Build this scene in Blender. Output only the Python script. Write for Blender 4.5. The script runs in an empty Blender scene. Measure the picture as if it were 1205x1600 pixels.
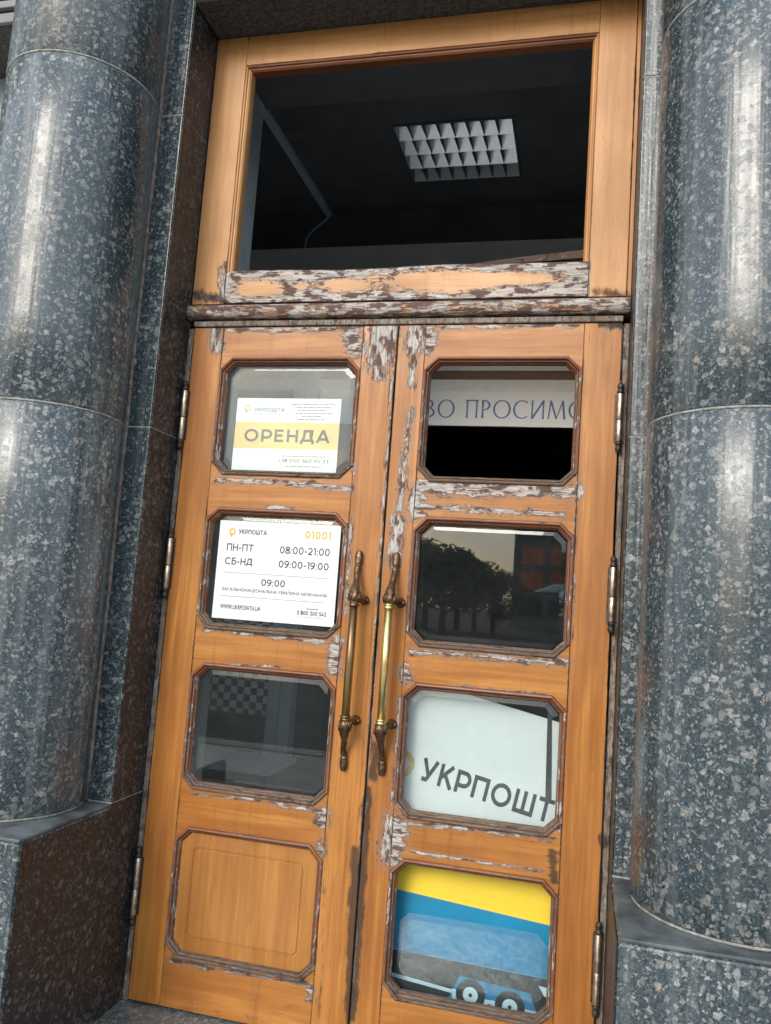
import bpy, bmesh, math, random
from mathutils import Vector, Matrix, noise as mnoise
random.seed(7)
R = math.radians
sc = bpy.context.scene
COL = sc.collection

# ------------------------------------------------------------------ camera, sky, sun, exposure
CAM_C = Vector((0.67456686, -2.65360697, 1.39489338))
CAM_R = ((0.96981829, 0.23323604, 0.07108753), (0.04314139, 0.12280874, -0.99149223), (-0.23998189, 0.96463411, 0.10904004))
F_PX = 1271.66
cd = bpy.data.cameras.new('camera'); cam = bpy.data.objects.new('camera', cd); COL.objects.link(cam)
cd.sensor_fit = 'VERTICAL'; cd.sensor_height = 24; cd.lens = 24 * F_PX / 1600
cd.clip_start = 0.05; cd.clip_end = 2000
mx = Matrix.Identity(4)
for i in range(3):
    mx[i][0] = CAM_R[0][i]; mx[i][1] = -CAM_R[1][i]; mx[i][2] = -CAM_R[2][i]; mx[i][3] = CAM_C[i]
cam.matrix_world = mx
sc.camera = cam

SUN_EL, SUN_AZ = R(27.5), R(195)      # azimuth measured clockwise from +Y
w = bpy.data.worlds.new('World'); sc.world = w; w.use_nodes = True
wn, wl = w.node_tree.nodes, w.node_tree.links
bg = wn['Background']; bg.inputs['Strength'].default_value = 0.15
sky = wn.new('ShaderNodeTexSky'); sky.sky_type = 'NISHITA'; sky.sun_disc = False
sky.sun_elevation = SUN_EL; sky.sun_rotation = SUN_AZ
sky.air_density = 1.2; sky.dust_density = 3.0; sky.ozone_density = 1.5
wtc = wn.new('ShaderNodeTexCoord'); wmp = wn.new('ShaderNodeMapping'); wmp.inputs['Scale'].default_value = (1, 1, 2.2)
wno = wn.new('ShaderNodeTexNoise'); wno.inputs['Scale'].default_value = 2.6; wno.inputs['Detail'].default_value = 5
wrp = wn.new('ShaderNodeValToRGB'); wrp.color_ramp.elements[0].position = .36; wrp.color_ramp.elements[1].position = .62
wmx = wn.new('ShaderNodeMixRGB'); wmx.inputs['Color2'].default_value = (9.0, 10.2, 11.4, 1)
wl.new(wtc.outputs['Generated'], wmp.inputs['Vector']); wl.new(wmp.outputs[0], wno.inputs['Vector'])
wl.new(wno.outputs['Fac'], wrp.inputs['Fac']); wl.new(wrp.outputs['Color'], wmx.inputs['Fac'])
wl.new(sky.outputs[0], wmx.inputs['Color1']); wl.new(wmx.outputs[0], bg.inputs['Color'])

sl = bpy.data.lights.new('sun', 'SUN'); sun = bpy.data.objects.new('sun', sl); COL.objects.link(sun)
sl.energy = 1.2; sl.angle = R(23); sl.color = (1.0, .97, .93)
sd = Vector((math.sin(SUN_AZ) * math.cos(SUN_EL), math.cos(SUN_AZ) * math.cos(SUN_EL), math.sin(SUN_EL)))
sun.rotation_euler = (-sd).to_track_quat('-Z', 'Y').to_euler()
sun.location = sd * 60
vs = sc.view_settings; vs.view_transform = 'Standard'; vs.look = 'None'; vs.exposure = 0.48; vs.gamma = 1; vs.use_curve_mapping = False
sc.cycles.use_denoising = True
sc.cycles.max_bounces = 10; sc.cycles.transparent_max_bounces = 16

# ------------------------------------------------------------------ helpers
def proj(x, y, z):
    d = (x - CAM_C[0], y - CAM_C[1], z - CAM_C[2])
    q = [sum(r[i] * d[i] for i in range(3)) for r in CAM_R]
    return 602.5 + F_PX * q[0] / q[2], 800 + F_PX * q[1] / q[2]
def at(u, v, y):                       # photo pixel -> point on the plane y = const
    c = ((u - 602.5) / F_PX, (v - 800) / F_PX, 1)
    d = [sum(CAM_R[k][i] * c[k] for k in range(3)) for i in range(3)]
    t = (y - CAM_C[1]) / d[1]
    return CAM_C[0] + t * d[0], CAM_C[2] + t * d[2]

def link(name, me, mat=None, parent=None, smooth=False):
    o = bpy.data.objects.new(name, me); COL.objects.link(o)
    if mat: me.materials.append(mat)
    if parent is not None:
        o.parent = parent
        b = base_of(parent)
        if b.length > 0 and not me.get('rel'):
            for v in me.vertices: v.co -= b
            me['rel'] = 1
    if smooth:
        for p in me.polygons: p.use_smooth = True
    return o
def base_of(o):
    b = Vector((0, 0, 0))
    while o is not None: b = b + Vector(o.location); o = o.parent
    return b
def mesh(name, verts, faces, mat=None, parent=None, smooth=False):
    me = bpy.data.meshes.new(name); me.from_pydata([tuple(v) for v in verts], [], faces); me.update()
    bm = bmesh.new(); bm.from_mesh(me); bmesh.ops.recalc_face_normals(bm, faces=bm.faces); bm.to_mesh(me); bm.free()
    return link(name, me, mat, parent, smooth)
def thing(name, label, cat, loc=(0, 0, 0), group=None, kind=None):
    o = bpy.data.objects.new(name, None); COL.objects.link(o); o.location = loc; o.empty_display_size = .1
    return tag(o, label, cat, group, kind)
def tag(o, label=None, cat=None, group=None, kind=None):
    if label: o['label'] = label
    if cat: o['category'] = cat
    if group: o['group'] = group
    if kind: o['kind'] = kind
    return o
def box(name, x0, x1, y0, y1, z0, z1, mat, parent=None, bev=0.0, seg=2):
    bm = bmesh.new()
    bmesh.ops.create_cube(bm, size=1)
    for v in bm.verts:
        v.co = Vector(((x0 + x1) / 2 + v.co.x * (x1 - x0), (y0 + y1) / 2 + v.co.y * (y1 - y0), (z0 + z1) / 2 + v.co.z * (z1 - z0)))
    if bev: bmesh.ops.bevel(bm, geom=list(bm.edges), offset=bev, segments=seg, affect='EDGES', profile=.6)
    me = bpy.data.meshes.new(name); bm.to_mesh(me); bm.free()
    return link(name, me, mat, parent)
def prism(name, pts, y0, y1, mat, parent=None):      # polygon in (x, z) extruded along y
    n = len(pts)
    v = [(x, y0, z) for x, z in pts] + [(x, y1, z) for x, z in pts]
    f = [list(range(n)), list(range(2 * n - 1, n - 1, -1))] + [[i, (i + 1) % n, n + (i + 1) % n, n + i] for i in range(n)]
    return mesh(name, v, f, mat, parent)
def lathe(name, prof, cx, cy, mat, parent=None, seg=16, smooth=True):   # profile (r, z), capped
    v, f = [], []
    for r, z in prof:
        for k in range(seg):
            a = 2 * math.pi * k / seg; v.append((cx + r * math.cos(a), cy + r * math.sin(a), z))
    for i in range(len(prof) - 1):
        for k in range(seg):
            f.append([i * seg + k, i * seg + (k + 1) % seg, (i + 1) * seg + (k + 1) % seg, (i + 1) * seg + k])
    f.append(list(range(seg))[::-1]); f.append([(len(prof) - 1) * seg + k for k in range(seg)])
    return mesh(name, v, f, mat, parent, smooth)
def tube(name, pts, rad, mat, parent=None, seg=10, squash=1.0, smooth=True):
    v, f = [], []; n = len(pts); pts = [Vector(p) for p in pts]
    for i, p in enumerate(pts):
        t = (pts[min(i + 1, n - 1)] - pts[max(i - 1, 0)]).normalized()
        a = t.cross(Vector((0, 1, 0)))
        if a.length < .05: a = t.cross(Vector((1, 0, 0)))
        a.normalize(); b = t.cross(a).normalized()
        r = rad[i] if isinstance(rad, (list, tuple)) else rad
        for k in range(seg):
            an = 2 * math.pi * k / seg; v.append(p + a * (r * math.cos(an)) + b * (r * squash * math.sin(an)))
    for i in range(n - 1):
        for k in range(seg):
            f.append([i * seg + k, i * seg + (k + 1) % seg, (i + 1) * seg + (k + 1) % seg, (i + 1) * seg + k])
    f.append(list(range(seg))[::-1]); f.append([(n - 1) * seg + k for k in range(seg)])
    return mesh(name, v, f, mat, parent, smooth)
def spline(pts, rad, n=6):              # Catmull-Rom through points and radii
    P, Q = [], []
    pts = [Vector(p) for p in pts]
    for i in range(len(pts) - 1):
        p0, p1, p2, p3 = pts[max(i - 1, 0)], pts[i], pts[i + 1], pts[min(i + 2, len(pts) - 1)]
        for k in range(n):
            t = k / n
            P.append(.5 * ((2 * p1) + (p2 - p0) * t + (2 * p0 - 5 * p1 + 4 * p2 - p3) * t * t + (3 * p1 - p0 - 3 * p2 + p3) * t ** 3))
            s = t * t * (3 - 2 * t); Q.append(rad[i] * (1 - s) + rad[i + 1] * s)
    P.append(pts[-1]); Q.append(rad[-1]); return P, Q

# ------------------------------------------------------------------ materials
class NT:
    def __init__(s, name):
        s.m = bpy.data.materials.new(name); s.m.use_nodes = True; s.t = s.m.node_tree
        s.b = s.t.nodes['Principled BSDF']; s.out = s.t.nodes['Material Output']
    def n(s, kind, **kw):
        x = s.t.nodes.new('ShaderNode' + kind)
        for k, v in kw.items():
            if hasattr(x, k) and k not in x.inputs: setattr(x, k, v)
            else: s.put(x.inputs[k], v)
        return x
    def put(s, sock, v):
        if isinstance(v, bpy.types.NodeSocket): s.t.links.new(v, sock)
        elif isinstance(v, bpy.types.Node): s.t.links.new(v.outputs[0], sock)
        else: sock.default_value = v
    def math(s, op, a, b=0.0, clamp=False):
        x = s.t.nodes.new('ShaderNodeMath'); x.operation = op; x.use_clamp = clamp; s.put(x.inputs[0], a); s.put(x.inputs[1], b); return x.outputs[0]
    def mix(s, fac, a, b, blend='MIX'):
        x = s.t.nodes.new('ShaderNodeMixRGB'); x.blend_type = blend; s.put(x.inputs[0], fac)
        for i, c in ((1, a), (2, b)): s.put(x.inputs[i], (*c, 1) if isinstance(c, tuple) and len(c) == 3 else c)
        return x.outputs[0]
    def ramp(s, fac, a, b, lo=0.0, hi=1.0):
        x = s.t.nodes.new('ShaderNodeMapRange'); x.interpolation_type = 'SMOOTHSTEP'; s.put(x.inputs[0], fac)
        for i, c in ((1, a), (2, b), (3, lo), (4, hi)): x.inputs[i].default_value = c
        return x.outputs[0]
    def noise(s, vec, scale, detail=3, rough=.55, dist=0.0):
        x = s.t.nodes.new('ShaderNodeTexNoise'); s.put(x.inputs['Vector'], vec)
        for k, v in (('Scale', scale), ('Detail', detail), ('Roughness', rough), ('Distortion', dist)): x.inputs[k].default_value = v
        return x.outputs['Fac']
    def pos(s, scale=(1, 1, 1), rnd=0.0):
        g = s.t.nodes.new('ShaderNodeNewGeometry'); v = g.outputs['Position']
        if rnd:
            oi = s.t.nodes.new('ShaderNodeObjectInfo'); a = s.t.nodes.new('ShaderNodeVectorMath'); a.operation = 'ADD'
            s.put(a.inputs[0], v); s.put(a.inputs[1], s.math('MULTIPLY', oi.outputs['Random'], rnd)); v = a.outputs[0]
        m = s.t.nodes.new('ShaderNodeVectorMath'); m.operation = 'MULTIPLY'; s.put(m.inputs[0], v); m.inputs[1].default_value = scale
        return m.outputs[0]
    def attr(s, name):
        x = s.t.nodes.new('ShaderNodeAttribute'); x.attribute_name = name; return x.outputs['Fac']
    def bump(s, h, dist=.001, strength=1.0):
        x = s.t.nodes.new('ShaderNodeBump'); s.put(x.inputs['Height'], h); x.inputs['Distance'].default_value = dist; x.inputs['Strength'].default_value = strength
        s.put(s.b.inputs['Normal'], x.outputs[0])
    def set(s, **kw):
        for k, v in kw.items():
            s.put(s.b.inputs[k.replace('_', ' ')], (*v, 1) if isinstance(v, tuple) and len(v) == 3 else v)
        return s.m

def plain(name, col, rough=.6, metal=0.0, var=.12, scale=25, bump=0.0, spec=.5):
    t = NT(name); p = t.pos(rnd=3.0); n = t.noise(p, scale, 4)
    c = t.mix(t.ramp(n, .3, .7), tuple(x * (1 - var) for x in col), tuple(min(1, x * (1 + var)) for x in col))
    t.set(Base_Color=c, Roughness=rough, Metallic=metal); t.b.inputs['Specular IOR Level'].default_value = spec
    if bump: t.bump(t.noise(p, scale * 3, 4), bump)
    return t.m

def granite(name, dark, mid, pale, rough=.22, dust=.22, brown=0.0, spec=.72):
    t = NT(name); p = t.pos()
    wob = t.n('TexNoise', Vector=p, Scale=55.0, Detail=4.0).outputs['Color']
    a = t.t.nodes.new('ShaderNodeVectorMath'); a.operation = 'MULTIPLY_ADD'
    t.put(a.inputs[0], wob); a.inputs[1].default_value = (.030, .030, .030); t.put(a.inputs[2], p); q = a.outputs[0]
    v1 = t.n('TexVoronoi', Vector=q, Scale=56.0); v1c = t.n('SeparateColor', Color=v1.outputs['Color'])
    v2 = t.n('TexVoronoi', Vector=q, Scale=112.0); v2c = t.n('SeparateColor', Color=v2.outputs['Color'])
    v3 = t.n('TexVoronoi', Vector=q, Scale=240.0); v3c = t.n('SeparateColor', Color=v3.outputs['Color'])
    fine = t.noise(p, 260, 3, .7); cloud = t.noise(p, 6, 3); mott = t.noise(p, 120, 4, .7)
    base = t.mix(t.ramp(fine, .38, .66), dark, mid)
    base = t.mix(t.math('MULTIPLY', t.ramp(v3c.outputs[0], .45, .95), .8), base, t.mix(v3c.outputs[1], tuple(x * .5 for x in dark), tuple(x * 1.5 for x in mid)))
    # crystals of two sizes, crowded, each with its own size and tint, dark rims between
    r2 = t.math('MULTIPLY', t.ramp(v2c.outputs[0], .05, 1.0), .58)
    m2 = t.ramp(t.math('ADD', t.math('SUBTRACT', r2, v2.outputs['Distance']), t.math('MULTIPLY', t.math('SUBTRACT', fine, .5), .5)), -.08, .18)
    c2 = t.mix(v2c.outputs[1], tuple(x * .9 for x in mid), tuple(x * .75 for x in pale))
    base = t.mix(t.math('MULTIPLY', m2, .82), base, c2)
    r1 = t.math('MULTIPLY', t.ramp(v1c.outputs[0], .10, .95), .60)
    r1 = t.math('MULTIPLY', r1, t.ramp(cloud, .3, .62, .6, 1.15))
    dd = t.math('SUBTRACT', r1, v1.outputs['Distance'])
    m1 = t.ramp(t.math('ADD', dd, t.math('MULTIPLY', t.math('SUBTRACT', mott, .5), .5)), -.06, .16)
    rim1 = t.math('SUBTRACT', t.ramp(dd, -.12, -.03), t.ramp(dd, -.03, .03), True)
    pink = t.mix(t.ramp(v1c.outputs[1], .70, .95), pale, (pale[0] * 1.0, pale[1] * .80, pale[2] * .64))
    pink = t.mix(t.ramp(v1c.outputs[2], .1, 1.0, 0, .85), tuple(x * .42 for x in pale), pink)
    pink = t.mix(t.math('MULTIPLY', t.ramp(mott, .40, .62), .75), pink, mid)
    pink = t.mix(t.math('MULTIPLY', t.ramp(fine, .50, .68), .5), pink, tuple(x * 1.4 for x in dark))
    base = t.mix(t.math('MULTIPLY', rim1, .55), base, tuple(x * .6 for x in dark))
    base = t.mix(t.math('MULTIPLY', m1, .9), base, pink)
    tone = t.noise(t.pos((3.5, 3.5, 1.6)), 1.0, 4, .6)
    base = t.mix(t.ramp(tone, .36, .66, 0, .35), base, tuple(x * .8 for x in dark))
    # dusty run-off streaks
    st = t.noise(t.pos((17, 17, .55)), 1.0, 4, .6); st2 = t.noise(t.pos((60, 60, 1.3)), 1.0, 3, .6)
    stm = t.math('MULTIPLY', t.ramp(st, .47, .66), t.ramp(st2, .3, .7, .35, 1.0))
    base = t.mix(t.math('MULTIPLY', stm, dust), base, (.55, .56, .54))
    if brown: base = t.mix(brown, base, (.09, .045, .028))
    ro = t.math('ADD', t.math('MULTIPLY', stm, .16), t.math('ADD', t.ramp(cloud, .3, .7, rough, rough + .1), t.math('MULTIPLY', m1, .12)))
    t.set(Base_Color=base, Roughness=ro); t.b.inputs['Specular IOR Level'].default_value = spec
    h = t.math('ADD', t.noise(t.pos((16, 16, .6)), 1.0, 3), t.math('ADD', t.math('MULTIPLY', mott, .05), t.math('MULTIPLY', m1, .03)))
    t.bump(h, .0055)
    return t.m

def wood(name, axis, c1, c2, bias=0.0, rough=.34, pale=(.54, .495, .45), brown=(.085, .04, .032), dirt=0.0, rem=.67):
    t = NT(name); X = axis == 'x'
    gr = t.noise(t.pos((2.2, 60, 75) if X else (75, 60, 2.2), 9.0), 1.0, 5, .6, .4)
    gr2 = t.noise(t.pos((9, 220, 300) if X else (300, 220, 9), 5.0), 1.0, 3, .6)
    blot = t.noise(t.pos((2.2, 3, 5) if X else (5, 3, 2.2), 4.0), 1.0, 3)
    col = t.mix(t.ramp(gr, .3, .7), c1, c2)
    band = t.noise(t.pos((1.1, 12, 16) if X else (16, 12, 1.1), 7.0), 1.0, 3, .5, .8)
    col = t.mix(t.ramp(band, .42, .62, 0, .38), col, (c1[0] * .80, c1[1] * .70, c1[2] * .62))
    col = t.mix(t.ramp(band, .58, .40, 0, .22), col, (c2[0] * 1.12, c2[1] * 1.22, c2[2] * 1.55))
    col = t.mix(t.math('MULTIPLY', t.ramp(gr2, .52, .74), .42), col, tuple(x * .5 for x in c1))
    col = t.mix(t.ramp(blot, .35, .72, 0, .55), col, (c1[0] * .66, c1[1] * .60, c1[2] * .62))
    run = t.noise(t.pos((26, 26, 1.6), 1.0), 1.0, 4, .62)
    col = t.mix(t.ramp(run, .52, .75, 0, .40), col, (c1[0] * .5, c1[1] * .45, c1[2] * .5))
    fleck = t.ramp(t.noise(t.pos((24, 60, 190) if X else (190, 60, 24), 2.0), 1.0, 3), .66, .74)
    col = t.mix(t.math('MULTIPLY', fleck, .5), col, (.10, .05, .03))
    # worn varnish: edge of the flaked film, bare grey wood and dark remains below it
    wr = t.math('ADD', t.attr('wear'), bias)
    n1 = t.noise(t.pos((17, 60, 62) if X else (62, 60, 17)), 1.0, 5, .66)
    n2 = t.noise(t.pos((70, 200, 210) if X else (210, 200, 70)), 1.0, 3, .6)
    val = t.math('ADD', wr, t.math('ADD', t.math('MULTIPLY', t.math('SUBTRACT', n1, .5), 2.1), t.math('MULTIPLY', t.math('SUBTRACT', n2, .5), .75)))
    val = t.math('SUBTRACT', val, t.math('MULTIPLY', t.ramp(wr, .0, .12, 1, 0), .6))
    mask = t.ramp(val, .46, .52); rim = t.math('SUBTRACT', t.ramp(val, .36, .46), mask, True)
    s1 = t.noise(t.pos((10, 200, 190) if X else (190, 200, 10), 3.0), 1.0, 4, .65)
    s2 = t.noise(t.pos((16, 40, 40) if X else (40, 40, 16)), 1.0, 4, .6)
    bare = t.mix(t.ramp(s1, .32, .62), tuple(x * .45 for x in pale), pale)
    bare = t.mix(t.ramp(s2, .42, .28, 0, .7), bare, (c1[0] * .62, c1[1] * .62, c1[2] * 1.3))
    bare = t.mix(t.math('MULTIPLY', t.ramp(t.math('ADD', s2, t.math('MULTIPLY', s1, .35)), rem, rem + .06), .92), bare, brown)
    halo = t.math('MULTIPLY', t.ramp(val, -.02, .42), t.ramp(n2, .3, .7, .35, .8))
    col = t.mix(halo, col, tuple(.45 * p_ + .22 * q_ for p_, q_ in zip(c1, pale)))
    crk = t.math('MULTIPLY', t.ramp(t.noise(t.pos((5, 260, 150) if X else (150, 260, 5), 1.0), 1.0, 3, .6), .60, .66), t.ramp(val, .05, .5))
    col = t.mix(t.math('MULTIPLY', rim, .75), col, (.10, .05, .03)); col = t.mix(mask, col, bare); col = t.mix(t.math('MULTIPLY', crk, .8), col, (.06, .035, .028))
    g = t.math('ADD', t.attr('grime'), dirt)
    gm = t.ramp(t.math('ADD', g, t.math('MULTIPLY', t.math('SUBTRACT', n1, .5), 1.1)), .42, .72)
    gm = t.math('MULTIPLY', gm, t.ramp(g, 0, .15))
    col = t.mix(t.math('MULTIPLY', gm, .82), col, (.035, .026, .02))
    ro = t.math('ADD', t.math('MULTIPLY', t.math('MAXIMUM', mask, gm), .5), t.ramp(blot, .3, .7, rough, rough + .12))
    t.set(Base_Color=col, Roughness=ro); t.b.inputs['Specular IOR Level'].default_value = .45
    h = t.math('ADD', t.math('MULTIPLY', mask, -1.0), t.math('MULTIPLY', t.math('MULTIPLY', s1, mask), 1.3))
    h = t.math('ADD', h, t.math('ADD', t.math('MULTIPLY', gr, .18), t.math('MULTIPLY', rim, .25)))
    t.bump(h, .0013)
    return t.m

M = {}
M['granite'] = granite('polished_granite', (.010, .020, .026), (.066, .094, .106), (.46, .46, .44), dust=.13)
M['granite_reflect'] = granite('polished_granite_reveal', (.009, .009, .009), (.040, .038, .037), (.21, .195, .18), rough=.30, dust=.02, brown=.0, spec=.30)  # darker, warmer copy of the granite; reflected door wood put into the colour
M['granite_floor'] = granite('granite_floor', (.06, .075, .075), (.16, .19, .19), (.45, .47, .46), rough=.18, dust=.1)
M['granite_rough'] = plain('rough_dark_stone', (.075, .068, .06), .8, var=.5, scale=60, bump=.002)
M['ledge'] = plain('sky_toned_ledge', (.085, .10, .105), .5, var=.55, scale=9, bump=.002)  # grey top layer, the sky's reflection on the ledge put into its colour
M['mortar'] = plain('pale_mortar', (.27, .265, .245), .85, var=.3, scale=60, bump=.001)
M['mortar_brown'] = plain('stained_mortar', (.20, .155, .13), .85, var=.4, scale=40, bump=.001)
O1, O2 = (.345, .124, .021), (.500, .212, .044)
M['wood_v'] = wood('varnished_oak_upright', 'z', O1, O2)
M['wood_h'] = wood('varnished_oak_cross', 'x', O1, O2)
P1, P2 = (.48, .225, .068), (.56, .285, .098)  # paler oak: bleaching plus sky glare put into the colour
M['pale_v'] = wood('bleached_glare_oak_upright', 'z', P1, P2)
M['pale_h'] = wood('bleached_glare_oak_cross', 'x', P1, P2)
M['panel'] = wood('oak_panel', 'z', (.37, .152, .032), (.46, .205, .048))
Q1, Q2 = (.19, .058, .018), (.28, .098, .030)  # red-brown varnish, deepened to carry the moulding shadows
M['mould_v'] = wood('red_brown_moulding_upright', 'z', Q1, Q2, rough=.38)
M['mould_h'] = wood('red_brown_moulding_cross', 'x', Q1, Q2, rough=.38)
M['mould_grey'] = wood('weathered_grey_moulding', 'x', (.15, .085, .05), (.22, .14, .09), bias=.25, rough=.6, pale=(.26, .225, .19), brown=(.05, .03, .025))
M['bar'] = wood('peeled_transom_bar', 'x', (.42, .19, .07), (.5, .25, .1), bias=.62, pale=(.52, .475, .43), rem=.64)
M['jamb'] = wood('grey_weathered_jamb', 'z', (.24, .17, .12), (.31, .235, .17), bias=.45, rough=.6, pale=(.33, .315, .29), brown=(.10, .06, .045))
M['dark_bead'] = wood('dark_rotten_bead', 'x', (.06, .03, .02), (.10, .05, .035), bias=.3, rough=.8, pale=(.16, .12, .10), brown=(.03, .02, .015))
M['steel'] = plain('worn_bronze_hinge', (.56, .45, .35), .36, .95, var=.35, scale=60)
M['hinge_dark'] = plain('dark_hinge_cap', (.06, .05, .042), .5, .6, var=.4, scale=80)
M['bronze'] = plain('dark_bronze', (.17, .105, .062), .38, .85, var=.5, scale=90, bump=.001)
M['brass'] = plain('bright_brass', (.74, .58, .26), .30, .95, var=.1, scale=30)
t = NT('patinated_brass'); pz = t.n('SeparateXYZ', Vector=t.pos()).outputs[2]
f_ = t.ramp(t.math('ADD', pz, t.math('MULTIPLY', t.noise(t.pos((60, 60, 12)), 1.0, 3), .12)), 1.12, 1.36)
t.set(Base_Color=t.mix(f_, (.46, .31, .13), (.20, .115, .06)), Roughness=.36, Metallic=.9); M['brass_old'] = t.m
M['white'] = plain('white_print_board', (.72, .76, .78), .45, var=.02)
M['board_white'] = plain('white_sign_face', (.90, .91, .91), .5, var=.02)
M['paper'] = plain('white_paper', (.84, .86, .86), .6, var=.02)
M['ink'] = plain('dark_grey_ink', (.035, .038, .045), .5, var=.05)
M['ink_grey'] = plain('grey_ink', (.20, .21, .23), .5, var=.05)
M['orange_ink'] = plain('orange_ink', (.80, .42, .06), .5, var=.05)
M['gold_ink'] = plain('pale_gold_ink', (.62, .47, .20), .5, var=.05)
M['band'] = plain('ochre_print_band', (.78, .55, .18), .5, var=.04)
M['blue_ink'] = plain('blue_sign_ink', (.03, .14, .32), .45, var=.1)
M['yellow'] = plain('yellow_print', (.82, .60, .045), .4, var=.04, scale=6)
M['blue'] = plain('blue_print', (.008, .22, .40), .4, var=.08, scale=6)
M['black_print'] = plain('black_print', (.012, .014, .018), .4, var=.2)
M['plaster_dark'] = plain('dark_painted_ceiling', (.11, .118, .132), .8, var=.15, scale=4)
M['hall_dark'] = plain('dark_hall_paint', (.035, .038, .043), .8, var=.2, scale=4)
M['bounce'] = plain('pale_bounce_paint', (.74, .75, .75), .6, var=.05, scale=4)  # pale paint of the added bounce walls
M['marble'] = plain('pale_blue_grey_cladding', (.52, .60, .64), .4, var=.12, scale=5)
M['header'] = plain('beige_header_board', (.84, .82, .79), .6, var=.06, scale=4)
M['brown_trim'] = plain('brown_trim', (.16, .07, .025), .5, var=.2)
M['cream'] = plain('cream_trim', (.84, .81, .75), .5, var=.05)
M['grey_post'] = plain('grey_aluminium', (.50, .57, .62), .4, .0, var=.08, scale=12)
M['louvre'] = plain('dimmed_row_louvre', (.90, .95, .98), .5, .0, var=.08, scale=20)  # duller copy for the last blade row, its darker look put into the material
M['mirror'] = plain('lit_row_reflector', (.86, .92, .96), .30, 1.0, var=.05, scale=40)  # shinier copy for the blade rows that look lit
M['louvre_dark'] = plain('louvre_fin', (.10, .115, .125), .4, .3, var=.1)
M['hall_floor'] = plain('pale_hall_floor', (.55, .54, .52), .4, var=.1, scale=3)
M['asphalt'] = plain('asphalt', (.06, .06, .062), .9, var=.3, scale=2, bump=.002, spec=.08)
M['paving'] = plain('square_paving', (.40, .39, .37), .75, var=.25, scale=1.5, bump=.002)
M['facade'] = plain('facade_stone', (.22, .22, .215), .7, var=.15, scale=3, bump=.002)
M['bark'] = plain('bark', (.07, .055, .042), .9, var=.4, scale=10)
M['leaf'] = plain('tree_leaves', (.055, .09, .04), .6, var=.5, scale=.7)
M['far_wall'] = plain('far_building_render', (.17, .165, .16), .8, var=.15, scale=.5)
M['far_glass'] = plain('far_window_glass', (.03, .04, .05), .15, var=.3, scale=.4)
M['dark_void'] = plain('dark_doorway_void', (.010, .011, .012), .6, var=.2, spec=.12)  # matte near-black, the darkness of an open bay put into colour
M['far_red'] = plain('orange_red_blinds', (.72, .16, .04), .6, var=.15, scale=.6)
M['teal'] = plain('teal_canvas', (.18, .36, .36), .7, var=.1)
# thin architectural glass: clear with a real reflection
def glass(name, tint, dust):
    t = NT(name); g = t.n('NewGeometry').outputs['Backfacing']
    ior = t.math('ADD', 1.52, t.math('MULTIPLY', g, 1 / 1.52 - 1.52))
    fr = t.n('Fresnel', IOR=ior)
    tr = t.n('BsdfTransparent', Color=(*tint, 1)); gl = t.n('BsdfGlossy', Roughness=.012, Color=(.95, .98, 1, 1))
    m1 = t.n('MixShader', Fac=fr.outputs[0]); t.t.links.new(tr.outputs[0], m1.inputs[1]); t.t.links.new(gl.outputs[0], m1.inputs[2])
    df = t.n('BsdfDiffuse', Color=(.62, .66, .66, 1)); p = t.pos()
    d = t.math('MULTIPLY', t.ramp(t.noise(p, 9, 5, .7), .1, .8, .3, 1.0), dust)
    d = t.math('ADD', d, t.math('MULTIPLY', t.ramp(t.noise(p, 170, 2), .72, .78), dust * 1.6))
    m2 = t.n('MixShader', Fac=d); t.t.links.new(m1.outputs[0], m2.inputs[1]); t.t.links.new(df.outputs[0], m2.inputs[2])
    t.t.links.new(m2.outputs[0], t.out.inputs[0]); return t.m
M['glass'] = glass('bevelled_glass', (.93, .96, .95), .012)
M['glass_dirty'] = glass('dirty_slipped_glass', (.88, .96, .98), .035)
t = NT('green_check'); ck = t.n('TexChecker', Vector=t.pos((1, 0, 1)), Scale=24.0)
t.put(ck.inputs['Color1'], (.72, .80, .76, 1)); t.put(ck.inputs['Color2'], (.02, .075, .06, 1)); t.set(Base_Color=ck.outputs[0], Roughness=.6); M['check'] = t.m

# ------------------------------------------------------------------ the setting: ground, landing, square
def sheet(name, x0, x1, y0, y1, z, mat):
    return tag(mesh(name, [(x0, y0, z), (x1, y0, z), (x1, y1, z), (x0, y1, z)], [[0, 1, 2, 3]], mat), kind='structure')
sheet('ground', -600, 600, -600, 300, -.30, M['asphalt'])
tag(box('pavement', -60, 60, -5.2, 1.0, -.40, -.178, M['paving'], bev=.01), kind='structure')  # unseen; pale tone and depth set to bounce daylight indoors
tag(box('kerb', -60, 60, -5.5, -5.203, -.40, -.17, M['facade'], bev=.02), kind='structure')
sheet('square', -60, 60, -140, -34, -.296, M['asphalt'])
tag(box('landing', -4, 4, -1.5, .1, -.176, -.008, M['granite_floor'], bev=.006), kind='structure')
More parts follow.
